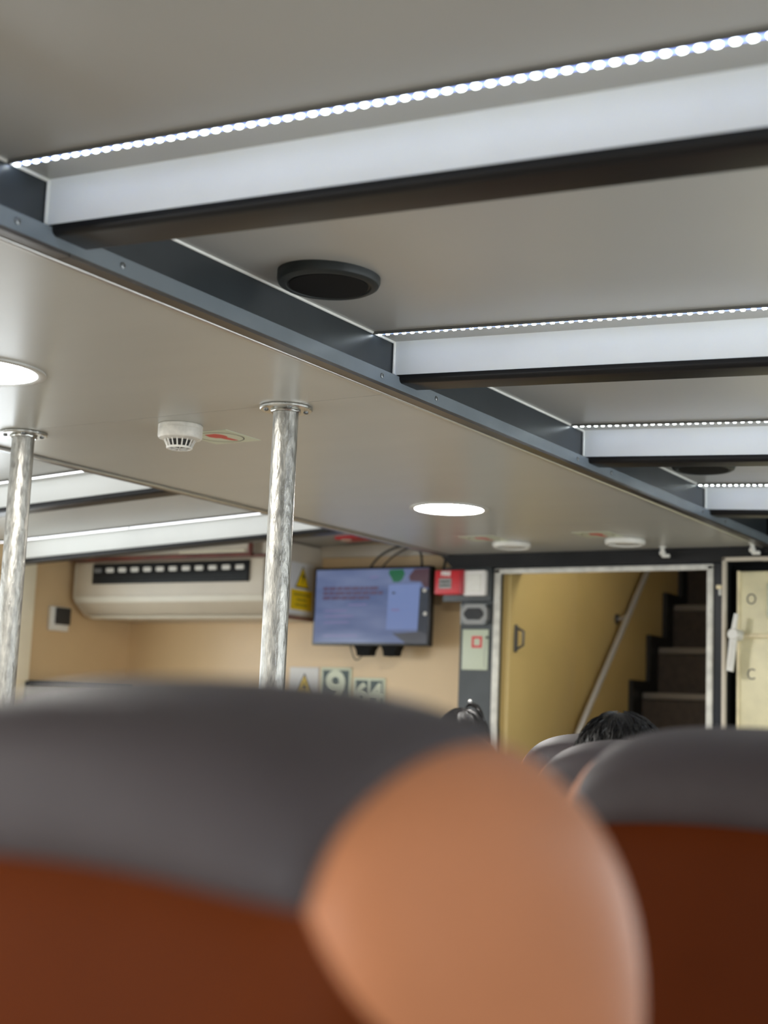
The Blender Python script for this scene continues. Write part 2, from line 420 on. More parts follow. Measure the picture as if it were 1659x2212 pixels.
# black zigzag skirting fixed to the stair wall
pts_t = []; pts_b = []
for k in range(2, 10):
    z = ZC+.735-RISE*(7-k); y = 7.405-RUN*1.06*(7-k)+ .0
    pts_t += [(y, z-RISE), (y, z)]
for k in range(2, 10):
    z = ZC+.66-RISE*(7-k); y = 7.53-RUN*(7-k)
    pts_b += [(y, z-RISE), (y, z)]
MB().prism([(a, max(0.01, b)) for a, b in pts_t+pts_b[::-1]], 'x', SX+.001, SX+.024).build('zigzag_skirting', 'skirt_black', stair)
# handrail on the stair wall
hr = thing('handrail', (-2.74, 6.3, ZC), 'slim steel handrail slanting up the tan stair wall', 'handrail')
A = Vector((-2.735, 6.15, ZC-.045)); B = Vector((-2.735, 6.995, ZC+.808)); d = (B-A)
A2 = A-d*.75; B2 = B+d*.02
MB().tube([A2, A, B, B2], .0145, 14).build('rail', 'steel_rail', hr)
for t in (.72, -.35):
    p = A+d*t
    bo = MB().tube([p, p+Vector((-.04, .0, -.03)), (SX+.006, p.y, p.z-.03)], .008, 8).build('bracket', 'steel_rail', hr)
    MB().lathe([(.001, 0), (.026, 0), (.026, .008), (.001, .008)], (SX, p.y, p.z-.03), 'x', 18).build('bracket_plate', 'seat_metal', bo)
sl = thing('stair_fill', (-1.87, 5.85, ZC+.95), 'unseen fill light added inside the stairwell above the opening', 'lamp')  # added light, hidden behind the lintel, to brighten the stair wall
MB().rbox(-1.90, -1.861, 5.72, 6.02, ZC+.93, ZC+1.05, .008).build('housing', 'plastic_white', sl)
MB().rbox(-1.915, -1.899, 5.73, 6.01, ZC+.94, ZC+1.04, .006).build('diffuser', 'stair_fill_glow', sl)
# door leaf standing open flat against the stair wall
dl = struct(MB().rbox(SX+.001, SX+.028, YB+.035, 6.20, .02, ZC+.78, .003).build('door_1', 'tan_stair'))
hh = MB().rbox(SX+.029, SX+.040, 5.548, 5.566, ZC+.30, ZC+.42, .004).build('handle', 'seat_metal', dl)
MB().tube([(SX+.04, 5.557, ZC+.315), (SX+.07, 5.557, ZC+.33), (SX+.07, 5.557, ZC+.39), (SX+.04, 5.557, ZC+.405)], .006, 8).build('grip', 'seat_metal', hh)

# ------------------------------------------------------------------ watertight door on the right of the bulkhead
wt = struct(MB().rbox(WX0-.016, WX0+.000, YB-.036, YB+.004, 0.1, ZC+.678, .004).rbox(WX1, WX1+.016, YB-.036, YB+.004, 0.1, ZC+.678, .004)
            .rbox(WX0-.016, WX1+.016, YB-.036, YB+.004, ZC+.661, ZC+.678, .004).build('door_2', 'cream_paint'),
            'cream watertight door with O and C marks beside stair opening', 'door')
MB().box(WX0+.0005, WX0+.004, YB-.016, YB+.07, 0.1, WZ).box(WX0, WX1, YB-.016, YB+.07, ZC+.656, ZC+.6605).build('reveal', 'gasket', wt)
leaf = MB().rbox(-1.763, WX1-.03, YB+.0, YB+.05, 0.14, ZC+.625, .008).build('door_leaf', 'door_cream', wt)
MB().rbox(-1.765, -1.752, YB-.008, YB+.02, 0.14, ZC+.626, .004).build('leaf_edge', 'door_rim', leaf)
MB().rbox(-1.745, WX1-.03, YB-.012, YB+.004, ZC+.361, ZC+.378, .005).build('rib', 'door_rim', leaf)
MB().rbox(-1.645, -1.30, YB-.010, YB+.004, ZC+.44, ZC+.575, .006).build('inspection_plate', 'pale_green', leaf)
MB().box(WX0, WX1, YB+.06, YB+.07, 0.1, WZ).build('gasket', 'gasket', wt)
text_on('O', .062, (-1.708, YB-.001, ZC+.512), 'letter_grey', leaf, sx=.82)
text_on('C', .062, (-1.708, YB-.001, ZC+.219), 'letter_grey', leaf, sx=.82)
LK = .988                       # the lever stands proud of the leaf
def lk(pts): return [(x*LK, ZC+z*LK) for x, z in pts]
lev = MB().lathe([(.001, -.012), (.019, -.012), (.023, -.004), (.023, .07), (.001, .07)], (-1.7795*LK, YB-.066, ZC+.376*LK), 'y', 20).build('door_dog', 'lever_white', wt)
MB().prism(lk([(-1.790, .38), (-1.772, .38), (-1.761, .456), (-1.775, .458)]), 'y', YB-.072, YB-.056).build('lever_tail', 'lever_white', lev)
MB().prism(lk([(-1.806, .234), (-1.781, .229), (-1.764, .372), (-1.792, .376)]), 'y', YB-.072, YB-.056).build('lever_handle', 'lever_white', lev)
MB().prism(lk([(-1.797, .25), (-1.788, .248), (-1.775, .345), (-1.783, .346)]), 'y', YB-.074, YB-.071).build('lever_groove', 'slot_grey', lev)
kn = MB().rbox(-1.842, -1.818, YB-.03, YB+.002, ZC+.553, ZC+.569, .004).build('hinge_pin', 'door_rim', wt)
MB().lathe([(.001, -.012), (.008, -.012), (.008, .012), (.001, .012)], (-1.828, YB-.012, ZC+.541), 'z', 12).build('hinge_knuckle', 'lamp_ring', kn)

# ------------------------------------------------------------------ girders
def girder(x, s, label):
    """s=+1: visible web faces +x"""
    g = thing('ceiling_girder', (x, 1.2, H), label, 'girder')
    y0, y1 = YR, YB-.035
    bx = lambda a, b, c, d, z0, z1: MB().box(min(x+s*a, x+s*b), max(x+s*a, x+s*b), c, d, z0, z1)
    bx(-.022, 0, y0, y1, H-.001, ZC+.834).build('web', 'charcoal', g)
    bx(0, .020, y0, y1, H+.001, ZC+.7515).build('cover_strip', 'charcoal_strip', g)
    for a, b in ((y0, 1.60), (1.602, 4.05), (4.052, y1)):
        bx(-.010, .020, a, b, H-.006, H+.001).build('bottom_strip', 'brown_strip', g)
    MB().tube([(x-s*.016, y0, H-.003), (x-s*.016, y1, H-.003)], .0062, 10).build('edge_trim', 'aluminium', g)
    MB().tube([(x+s*.002, y0, ZC+.8325), (x+s*.002, y1, ZC+.8325)], .0035, 8).build('sealant_bead', 'bead_gleam', g)
    first = None
    if s > 0:
        for b in BEAMS[2:]:
            for dy in (-.075, .165):
                c = (x+s*.020, b+dy, ZC+.737)
                if c[1] > 5.3: continue
                if first is None:
                    first = MB().lathe([(.0055, -.001), (.0055, .002), (.003, .0032), (.0022, .0012)], (0, 0, 0), 'x', 14).build('screw', 'screw_steel')
                    sc0 = first
                else:
                    sc0 = first.copy(); COL.objects.link(sc0)
                sc0.location = c; attach(sc0, g)
    return g
girder(XG, 1, 'long charcoal girder with screwed cover strip along the near bay')
girder(XGL, -1, 'far girder along the opposite edge of the flat centre ceiling')

# ------------------------------------------------------------------ cross beams and their led strips
ORD = {1.56: 'nearest', 2.634: 'second', 3.678: 'third', 4.72: 'farthest'}
def beam(y, side):
    if side == 'right':
        a, b, za, sh = XG, XR-.001, ZC+.834, -SL
        lab = 'white cross beam with charcoal underside, %s of the near bay' % ORD.get(y, 'behind the viewer')
    else:
        a, b, za, sh = XL+.001, XGL, zl(XL), SL
        lab = 'white cross beam of the opposite bay, %s' % ('closest to the air conditioner' if y > 4 else 'just behind the left pole')
    g = thing('ceiling_beam', ((a+b)/2, y, H+.05), lab, 'beam', 'white cross beams under the ceiling')
    d = .079
    MB().prism([(y, za-d), (y+.085, za-d), (y+.085, za+.015), (y, za+.015)], 'x', a, b, sh).build('beam_web', 'white_paint', g)
    r = .011; zz = za-d
    cs = [(y-.0015, zz+.001)]+[(y-.0015+r-r*math.cos(t), zz-.006-r*math.sin(t)) for t in [i*math.pi/12 for i in range(7)]]
    cs += [(y+.0865-r+r*math.cos(t), zz-.006-r*math.sin(t)) for t in [i*math.pi/12 for i in range(6, -1, -1)]]+[(y+.0865, zz+.001)]
    MB().prism(cs, 'x', a+(.012 if side == 'right' else 0), b, sh, smooth=True).build('bottom_cap', 'cap_black', g)
    if side == 'right':
        MB().tube([(a+.004, y-.001, za-d+.004), (a+.004, y-.001, za-.004)], .003, 8).build('sealant_bead', 'bead_gleam', g)
    # led strip on the ceiling in front of the beam
    yl = y-.078
    if y < 1: return
    lab = {'right': {1.56: 'bright led strip overhead along the nearest white beam', 2.634: 'led strip along the second beam past the round speaker',
                     3.678: 'led strip along the third beam of the near bay', 4.72: 'short led strip along the farthest beam near the bulkhead'},
           'left': {3.678: 'led strip of the opposite bay seen behind the left pole', 4.72: 'led strip of the opposite bay above the air conditioner',
                    1.56: 'led strip', 2.634: 'led strip'}}[side][y]
    L = thing('led_strip', ((a+b)/2, yl, H+.1), lab, 'led strip', 'led strips beside the cross beams')
    MB().prism([(yl-.013, za-.0055), (yl-.0075, za-.0055), (yl-.0075, za+.002), (yl-.013, za+.002)], 'x', a+.003, b, sh).build('gap_shadow_lip', 'gap_shadow', L)  # dark lip stands in for the shadowed gap before the leds
    if side == 'left':
        c0 = a+.02
        while c0 < b-.1:
            c1 = min(c0+.82, b-.01)
            MB().prism([(yl-.006, za-.005), (yl+.006, za-.005), (yl+.006, za+.001), (yl-.006, za+.001)], 'x', 0, c1-c0-.012, sh)\
                .build('led_row', 'led_row', None)
            o = bpy.data.objects['led_row'] if False else COL.objects[-1]
            o.location = (c0, 0, sh*(c0-a)); attach(o, L)
            c0 = c1
        return
    MB().prism([(yl-.007, za-.0025), (yl+.007, za-.0025), (yl+.007, za+.001), (yl-.007, za+.001)], 'x', a+.004, b, sh).build('led_tape', 'led_tape', L)
    x = a+.012; first = None; k = 0
    while x < b-.35:
        if first is None:
            first = MB().rbox(-.0042, .0042, -.0034, .0034, -.0035, .0005, .0012, 1).build('led', 'led_white'); o = first
        else:
            o = first.copy(); COL.objects.link(o)
        o.location = (x, yl, za-.0028+sh*(x-a)); attach(o, L)
        x += .0208; k += 1
for y in BEAMS[2:]: beam(y, 'right')
for y in BEAMS[5:]: beam(y, 'left')

# ------------------------------------------------------------------ round ceiling speakers
def speaker(x, y, label):
    z = zr(x); t = thing('ceiling_speaker', (x, y, z), label, 'speaker', 'round black ceiling speakers')
    R = .0985
    body = MB().lathe([(R, 0), (R, -.018), (R-.003, -.025), (R-.010, -.029), (R-.017, -.029), (R-.019, -.026), (R-.021, -.026)], (x, y, z+.006), n=64).build('housing', 'speaker_black', t)
    MB().lathe([(R-.0215, -.022), (R-.023, -.0285), (R-.05, -.0305), (.001, -.0315)], (x, y, z+.006), n=64).build('grille', 'speaker_mesh', t)
speaker(-1.487, 2.148, 'round black speaker on the ceiling between the two nearest beams')
speaker(-1.475, 4.235, 'small far round black speaker beneath the third beam')

# ------------------------------------------------------------------ grab poles
def pole(x, y, label):
    t = thing('grab_pole', (x, y, 0), label, 'pole', 'galvanised poles under the centre ceiling')
    path = [(x, y, .004+i*(H-.008)/24) for i in range(25)]
    MB().tube(path, .0302, 40).build('tube', 'galvanised', t)
    for zf, s, nm in ((H, -1, 'ceiling_flange'), (0, 1, 'floor_flange')):
        f = MB().lathe([(.001, 0), (.0615, 0), (.063, s*.002), (.063, s*.006), (.061, s*.008), (.034, s*.008), (.001, s*.008)], (x, y, zf), n=48, cap=False).build(nm, 'galv_flange', t)
        w_ = []
        for i in range(40):
            a = 2*math.pi*i/40; rr = .0325+random.uniform(-.0012, .0012)
            w_.append((x+rr*math.cos(a), y+rr*math.sin(a), zf+s*(.0105+random.uniform(-.001, .0012))))
        MB().tube(w_+[w_[0]], .0038, 8, cap=False).build('weld', 'galv_flange', f)
        for i in range(4):
            a = math.pi/4+i*math.pi/2
            MB().lathe([(.006, 0), (.006, s*.003), (.0035, s*.005), (.001, s*.005)], (x+.048*math.cos(a), y+.048*math.sin(a), zf+s*.0075), n=12, cap=False).build('bolt', 'screw_steel', f)
pole(-1.963, 2.683, 'galvanised steel pole standing right of the smoke detector')
pole(-2.835, 2.683, 'galvanised steel pole at the left edge of the view')

# ------------------------------------------------------------------ smoke detector with caged tip
sx, sy = -2.349, 2.757
t = thing('smoke_detector', (sx, sy, H), 'white smoke detector with caged tip between the two poles', 'smoke detector')
MB().lathe([(.055, 0), (.057, -.002), (.057, -.0095), (.0562, -.0105), (.057, -.0115), (.057, -.031), (.054, -.036), (.042, -.040), (.001, -.040)], (sx, sy, H), n=56, cap=False).build('base', 'plastic_dirty', t)
MB().lathe([(.030, -.039), (.024, -.058), (.001, -.058)], (sx, sy, H), n=32, cap=False).build('sensor_chamber', 'dark_cavity', t)
rib = None
for i in range(18):
    a = 2*math.pi*i/18
    p0 = (sx+.040*math.cos(a), sy+.040*math.sin(a), H-.039); p1 = (sx+.0305*math.cos(a), sy+.0305*math.sin(a), H-.0585)
    MB().tube([p0, p1], .0018, 6).build('cage_rib', 'plastic_white', t)
ring = [(sx+.0305*math.cos(i*math.pi/16), sy+.0305*math.sin(i*math.pi/16), H-.0595) for i in range(33)]
rg = MB().tube(ring, .0032, 8, cap=False).build('cage_ring', 'plastic_white', t)
for i in range(4):
    a = i*math.pi/4
    MB().tube([(sx-.03*math.cos(a), sy-.03*math.sin(a), H-.0612), (sx+.03*math.cos(a), sy+.03*math.sin(a), H-.0612)], .0013, 6).build('tip_spoke', 'plastic_white', rg)

# pale stickers on the ceiling with a ringed red pictogram
def sticker(cx, cy, size, label, picto=True, m='glow_cream', rot=0):
    h = size/2; z = H
    o = MB().box(cx-h, cx+h, cy-h, cy+h, z-.0012, z).build('ceiling_sticker', m); tag(o, label, 'sticker', 'fire symbol stickers on the ceiling')
    ring = []
    n = 48; r1, r2 = h*.83, h*.795
    vs = [(cx+r*math.cos(2*math.pi*i/n), cy+r*math.sin(2*math.pi*i/n), z-.0016) for r in (r1, r2) for i in range(n)]
    MB().add(vs, [(i, (i+1) % n, n+(i+1) % n, n+i) for i in range(n)]).build('ring', 'sign_black', o)
    # bell-and-hand shape
    k = h
    P = [(-.55, -.30), (-.18, -.40), (.02, -.28), (.10, -.10), (.30, -.06), (.62, .10), (.66, .28), (.10, .22), (-.02, .34), (-.30, .36), (-.55, .20)]
    P = [(cx+(p[1]*.9)*k, cy+(p[0])*k) for p in P]
    MB().prism(P, 'z', z-.0018, z-.0010).build('pictogram', 'red_paint', o)
sticker(-2.345, 2.918, .152, 'pale sticker with ringed red symbol beside the caged smoke detector')
sticker(-2.64, 4.985, .152, 'pale sticker with red mark before the left flat round detector')
sticker(-2.15, 4.985, .152, 'pale sticker with red mark before the right flat round detector')

# ------------------------------------------------------------------ recessed downlights
def downlight(x, y, label):
    t = thing('downlight', (x, y, H), label, 'downlight', 'round recessed lights in the centre ceiling')
    MB().lathe([(.137, .001), (.137, -.004), (.133, -.006), (.119, -.004), (.117, -.0005)], (x, y, H), n=64, cap=False).build('bezel', 'lamp_ring', t)
    MB().lathe([(.1175, -.002), (.10, -.0035), (.001, -.004)], (x, y, H), n=64, cap=False).build('diffuser', 'lamp_disc', t)
downlight(-2.382, 4.235, 'lit round downlight further forward near the television')
downlight(-2.382, 2.12, 'lit round downlight cut by the left edge of view')
downlight(-2.382, 0.0, 'added unseen downlight behind the viewer, nearer the middle')  # extra light source added out of view
downlight(-2.382, -2.12, 'added unseen downlight behind the viewer, nearest the rear wall')  # second extra light source, likewise added out of view
# flat round detectors near the bulkhead
def flat_det(x, y, label):
    t = thing('flat_detector', (x, y, H), label, 'detector', 'flat round white detectors')
    MB().lathe([(.074, 0), (.078, -.003), (.078, -.015), (.074, -.021), (.066, -.022), (.062, -.017)], (x, y, H), n=48, cap=False).build('rim', 'plastic_white', t)
    MB().lathe([(.063, -.010), (.05, -.014), (.001, -.015)], (x, y, H), n=40, cap=False).build('sensor_face', 'plastic_dirty', t)
flat_det(-2.591, 5.135, 'flat round white detector on the ceiling left of centre by the lintel')
flat_det(-2.105, 5.145, 'flat round white detector on the ceiling above the stair opening')
def sprinkler(x, y, label):
    t = thing('sprinkler', (x, y, H), label, 'sprinkler', 'white ceiling sprinklers')
    MB().lathe([(.014, 0), (.014, -.004), (.008, -.006), (.008, -.016), (.012, -.018), (.013, -.030), (.009, -.034), (.001, -.034)], (x, y, H), n=20, cap=False).build('nozzle', 'plastic_white', t)
    MB().rbox(x-.002, x+.03, y-.009, y+.009, H-.044, H-.030, .004).build('deflector', 'plastic_white', t)
sprinkler(-2.044, 5.39, 'small white sprinkler above the stair opening right side')
sprinkler(-1.672, 5.37, 'small white sprinkler at the right end above the cream door')
# red and white plate under the far bay ceiling
rx, ry = -3.50, 5.42
t = thing('red_sign', (rx, ry, zl(rx)), 'red sign plate under the far bay ceiling above the television', 'sign')
MB().prism([(ry-.06, zl(rx-.11)-.012), (ry+.06, zl(rx-.11)-.012), (ry+.06, zl(rx-.11)+.001), (ry-.06, zl(rx-.11)+.001)], 'x', rx-.11, rx+.13, SL).build('plate', 'red_paint', t)
MB().lathe([(.001, -.016), (.026, -.014), (.026, 0)], (rx-.08, ry-.01, zl(rx-.08)), n=20, cap=False).build('pale_disc', 'cream_bright', t)

# ------------------------------------------------------------------ air conditioner and boxing
ax0, ax1 = -5.005, -3.85
t = thing('air_conditioner', ((ax0+ax1)/2, 5.4, ZC+.56), 'cream wall air conditioner with black slotted grille by left corner', 'air conditioner')
prof = [(5.16, ZC+.700), (5.15, ZC+.690), (5.15, ZC+.520), (5.162, ZC+.502), (5.235, ZC+.440), (5.25, ZC+.432), (YW-.001, ZC+.432), (YW-.001, ZC+.700)]
MB().prism(prof, 'x', ax0, ax1).build('case', 'ac_case', t)
MB().prism([(5.222, ZC+.437), (5.240, ZC+.424), (5.27, ZC+.424), (5.27, ZC+.437)], 'x', ax0+.04, ax1+.001).build('bottom_lip', 'ac_light', t)
MB().prism([(5.146, ZC+.524), (5.151, ZC+.524), (5.170, ZC+.500), (5.160, ZC+.497)], 'x', ax0, ax1+.001).build('crease_trim', 'ac_light', t)
for xe in (ax0-.002, ax1-.006):
    MB().prism([(a-(.002 if a < 5.6 else 0), b) for a, b in prof], 'x', xe, xe+.008).build('end_cap', 'ac_light' if xe < -4.5 else 'ac_case', t)
gr = MB().rbox(-4.882, -3.925, 5.138, 5.152, ZC+.585, ZC+.684, .004).build('grille', 'black_paint', t)
for k in range(12):
    xx = -4.845+k*.0792
    MB().rbox(xx-.024, xx+.024, 5.134, 5.140, ZC+.640, ZC+.662, .006).build('slot', 'slot_dull' if k == 0 else 'slot_grey', gr)
for k in range(3):
    MB().box(-4.87, -3.935, 5.1355, 5.139, ZC+.595+k*.012, ZC+.5995+k*.012).build('louvre', 'speaker_black', gr)
t2 = thing('duct_boxing', (-4.4, 5.4, ZC+.75), 'cream boxing with maroon edging above the air conditioner', 'boxing')
def boxing(x0, x1, y0):
    a, b = zl(x0)-.002, zl(x1)-.002; z = ZC+.7162
    vs = [(x0, y0, z), (x1, y0, z), (x1, YW-.001, z), (x0, YW-.001, z), (x0, y0, a), (x1, y0, b), (x1, YW-.001, b), (x0, YW-.001, a)]
    return MB().add(vs, [(0, 1, 2, 3), (4, 5, 6, 7), (0, 1, 5, 4), (1, 2, 6, 5), (2, 3, 7, 6), (3, 0, 4, 7)])
boxing(-5.045, -3.936, 5.155).build('front_box', 'cream_paint', t2)
boxing(-3.9355, -3.8725, 5.19).build('corner_box', 'cream_paint', t2)
MB().rbox(-4.35, -3.96, 5.149, 5.156, ZC+.722, ZC+.734, .002).build('raised_panel', 'cream_bright', t2)
MB().box(-3.872, -3.848, 5.17, YW-.001, ZC+.7005, ZC+.788).build('end_board', 'cream_paint', t2)
MB().rbox(-5.045, -3.915, 5.135, 5.16, ZC+.700, ZC+.7155, .003).build('batten', 'maroon_batten', t2)
MB().rbox(-3.936, -3.920, 5.138, 5.16, ZC+.716, ZC+.785, .003).build('batten', 'maroon_batten', t2)
MB().rbox(-3.92, -3.842, 5.150, 5.20, ZC+.700, ZC+.7095, .003).build('batten', 'maroon_batten', t2)
MB().rbox(-3.856, -3.838, 5.20, YW-.002, ZC+.434, ZC+.446, .002).build('batten', 'maroon_batten', t2)

def triangle_on(plane, c, w_, h_, m, parent, off, name='triangle'):
    P = [(-w_/2, -h_/2), (w_/2, -h_/2), (0, h_/2)]
    if plane == 'y': return MB().prism([(c[0]+a, c[2]+b) for a, b in P], 'y', c[1]-off, c[1]).build(name, m, parent)
    return MB().prism([(c[1]+a, c[2]+b) for a, b in P], 'x', c[0], c[0]+off).build(name, m, parent)
# warning sign on the end of the air conditioner (faces the aisle)
t = thing('warning_sign', (ax1+.004, 5.45, ZC+.58), 'white and yellow warning sign on the air conditioner end', 'sign')
xs = ax1+.003
pl = MB().rbox(xs, xs+.004, 5.352, 5.545, ZC+.458, ZC+.700, .0015).build('plate', 'sign_white', t)
triangle_on('x', (xs+.004, 5.452, ZC+.634), .118, .105, 'sign_black', pl, .0006, 'triangle_border')
tr = triangle_on('x', (xs+.004, 5.452, ZC+.632), .102, .090, 'sign_yellow', pl, .0012)
MB().prism([(5.462, ZC+.664), (5.440, ZC+.632), (5.456, ZC+.634), (5.446, ZC+.600), (5.474, ZC+.642), (5.458, ZC+.640)], 'x', xs+.005, xs+.0058).build('pictogram', 'sign_black', pl)
yb_ = MB().box(xs+.004, xs+.005, 5.362, 5.537, ZC+.478, ZC+.572).build('text_panel', 'sign_yellow', pl)
for k, (a, b) in enumerate(((5.385, 5.515), (5.41, 5.49), (5.40, 5.50))):
    MB().box(xs+.005, xs+.0056, a, b, ZC+.545-k*.024, ZC+.555-k*.024).build('text_line', 'sign_olive', pl)
# small sensor on the tan hull side
t = thing('thermostat', (XL, 5.09, ZC+.41), 'small white thermostat with dark cover on the left hull side', 'thermostat')
MB().rbox(XL+.001, XL+.026, 5.025, 5.150, ZC+.352, ZC+.470, .005).build('base', 'plastic_white', t)
MB().rbox(XL+.022, XL+.038, 5.052, 5.148, ZC+.384, ZC+.466, .004).build('cover', 'dark_cavity', t)

# ------------------------------------------------------------------ television
tx0, tx1, tz0, tz1, ty = -3.772, -3.146, ZC+.316, ZC+.675, 5.45
t = thing('television', ((tx0+tx1)/2, ty+.03, ZC+.5), 'black wall television showing a blue desktop screen', 'television')
MB().rbox(tx0, tx1, ty, ty+.04, tz0, tz1, .004).build('bezel', 'tv_bezel', t)
s = MB().box(tx0+.011, tx1-.011, ty-.0012, ty+.001, tz0+.013, tz1-.011).build('screen', 'screen_blue', t)
W_, H_ = tx1-tx0, tz1-tz0
def sp(u, v): return (tx0+u*W_, tz1-v*H_)
def spoly(pts, m, name, k=1):
    MB().prism([sp(*p) for p in pts], 'y', ty-.0012-.0004*k, ty-.0011).build(name, m, s)
spoly([(.915, .27), (.985, .30), (.985, .97), (.865, .97), (.70, .84), (.905, .84)], 'screen_dark', 'dark_corner')
spoly([(.70, .845), (.93, .82), (.985, .86), (.985, .965), (.81, .965)], 'screen_grey', 'keyboard_image', 2)
spoly([(.865, .04), (.985, .035), (.985, .27), (.955, .28), (.92, .2), (.83, .19), (.82, .13)], 'screen_brown', 'brown_shape', 2)
spoly([(.655, .045), (.77, .04), (.785, .1), (.765, .175), (.735, .2), (.69, .2), (.67, .14), (.65, .09)], 'screen_green', 'plant_image', 2)
spoly([(.655, .235), (.915, .225), (.905, .79), (.645, .795)], 'screen_panel', 'pale_window', 3)
random.seed(3)
for r_, (v, u1) in enumerate(((.255, .57), (.315, .61), (.375, .49))):
    u = .085
    while u < u1:
        wd = random.uniform(.03, .085); ue = min(u+wd, u1)
        spoly([(u, v), (ue, v-.003), (ue, v+.036), (u, v+.039)], 'screen_text', 'text_word', 2)
        u = ue+.008
for (u, v, wd) in ((.31, .475, .16), (.49, .125, .07), (.1, .55, .2), (.1, .62, .26), (.1, .7, .22), (.1, .87, .3)):
    spoly([(u, v), (u+wd, v-.004), (u+wd, v+.014), (u, v+.018)], 'screen_text_faint', 'text_row', 2)
spoly([(.685, .325), (.71, .325), (.71, .35), (.685, .35)], 'screen_dark', 'icon', 4)
spoly([(.685, .54), (.75, .54), (.75, .565), (.685, .565)], 'screen_text_faint', 'icon', 4)
for (u, v) in ((.955, .31), (.965, .60)):
    c = sp(u, v)
    MB().lathe([(.001, -.003), (.009, -.003), (.009, 0)], (c[0], ty-.001, c[1]), 'y', 14, cap=False).build('round_icon', 'slot_grey', s)
br = MB().rbox(-3.60, -3.25, ty+.04, YW, ZC+.40, ZC+.60, .01).build('wall_bracket', 'tv_bezel', t)
for (cx_, w2) in ((-3.497, .052), (-3.357, .046)):
    f = MB().prism([(cx_-w2, ZC+.318), (cx_+w2, ZC+.318), (cx_+w2*.72, ZC+.296), (cx_+w2*.62, ZC+.272), (cx_-w2*.62, ZC+.270), (cx_-w2*.72, ZC+.296)], 'y', ty+.012, ty+.07).build('foot_stub', 'gasket', t)
def cable(name, pts, r, label):
    cu = bpy.data.curves.new(name, 'CURVE'); cu.dimensions = '3D'
    s_ = cu.splines.new('NURBS'); s_.points.add(len(pts)-1)
    for p, q in zip(s_.points, pts): p.co = (*q, 1)
    s_.use_endpoint_u = True; s_.order_u = 3; cu.bevel_depth = r; cu.bevel_resolution = 3
    o = bpy.data.objects.new(name, cu); COL.objects.link(o)
    me = bpy.data.meshes.new_from_object(o.evaluated_get(bpy.context.evaluated_depsgraph_get()))
    bpy.data.objects.remove(o); o = bpy.data.objects.new(name, me); COL.objects.link(o); me.materials.append(MATS['cable_black'])
    return tag(o, label, 'cable')
yc = 5.52
cable('cable', [(-3.52, yc, ZC+.665), (-3.50, yc, ZC+.70), (-3.44, yc, ZC+.75), (-3.33, yc, ZC+.785), (-3.25, yc, ZC+.765), (-3.235, yc, ZC+.71), (-3.235, yc, ZC+.665)], .0055, 'black cable looping up over the television top')
cable('cable', [(-3.48, yc+.03, ZC+.665), (-3.44, yc+.03, ZC+.715), (-3.37, yc+.03, ZC+.755), (-3.28, yc+.03, ZC+.79)], .004, 'thinner dark cable rising behind the looped one')
cable('cable', [(-3.135, 5.56, ZC+.80), (-3.135, 5.56, ZC+.72), (-3.14, 5.55, ZC+.66), (-3.17, 5.53, ZC+.60), (-3.20, 5.52, ZC+.56)], .006, 'black cable dropping from the ceiling to the right corner of the television')
cable('cable', [(-3.59, 5.50, ZC+.32), (-3.575, 5.5, ZC+.27), (-3.55, 5.5, ZC+.245), (-3.525, 5.5, ZC+.27)], .003, 'thin cable dangling below the television')

# ------------------------------------------------------------------ low signs on the tan wall
k_ = YW/5.475
def wx(x): return x*k_
def wz(z): return ZC+z*k_
t = thing('electric_sign', (wx(-3.818), YW, wz(.12)), 'white sign with yellow triangle low on the tan wall', 'sign')
pl = MB().rbox(wx(-3.903), wx(-3.738), YW-.006, YW-.0005, wz(-.06), wz(.214), .0015).build('plate', 'sign_white', t)
triangle_on('y', (wx(-3.817), YW-.006, wz(.122)), .120, .135, 'sign_black', pl, .0006, 'triangle_border')
tr = triangle_on('y', (wx(-3.817), YW-.006, wz(.120)), .098, .112, 'sign_yellow', pl, .0014)
MB().prism([(wx(-3.812), wz(.148)), (wx(-3.826), wz(.108)), (wx(-3.815), wz(.110)), (wx(-3.82), wz(.075)), (wx(-3.804), wz(.12)), (wx(-3.813), wz(.12))], 'y', YW-.0082, YW-.0072).build('pictogram', 'sign_black', pl)
def numsign(name, cells, x0, x1, z0, z1, size, label):
    t = thing(name, ((x0+x1)/2, YW, (z0+z1)/2), label, 'sign')
    pl = MB().rbox(x0, x1, YW-.006, YW-.0005, z0, z1, .0015).build('plate', 'glow_cream', t)
    n = len(cells); m_ = .014; cw = (x1-x0-m_*(n+1))/n
    for i, c in enumerate(cells):
        a = x0+m_+i*(cw+m_)
        f = MB().box(a, a+cw, YW-.0068, YW-.006, z0+m_, z1-m_).build('number_field', 'sign_green', pl)
        text_on(c, size, (a+cw/2, YW-.0074, (z0+z1)/2), 'glow_cream', pl, bold=.006, sx=1.0)
numsign('number_sign', ['9'], wx(-3.727), wx(-3.556), wz(.005), wz(.216), .23, 'dark green luminous sign with large number 9')
numsign('number_sign', ['6', '4'], wx(-3.545), wx(-3.374), wz(.010), wz(.172), .135, 'small dark green luminous sign reading 64')

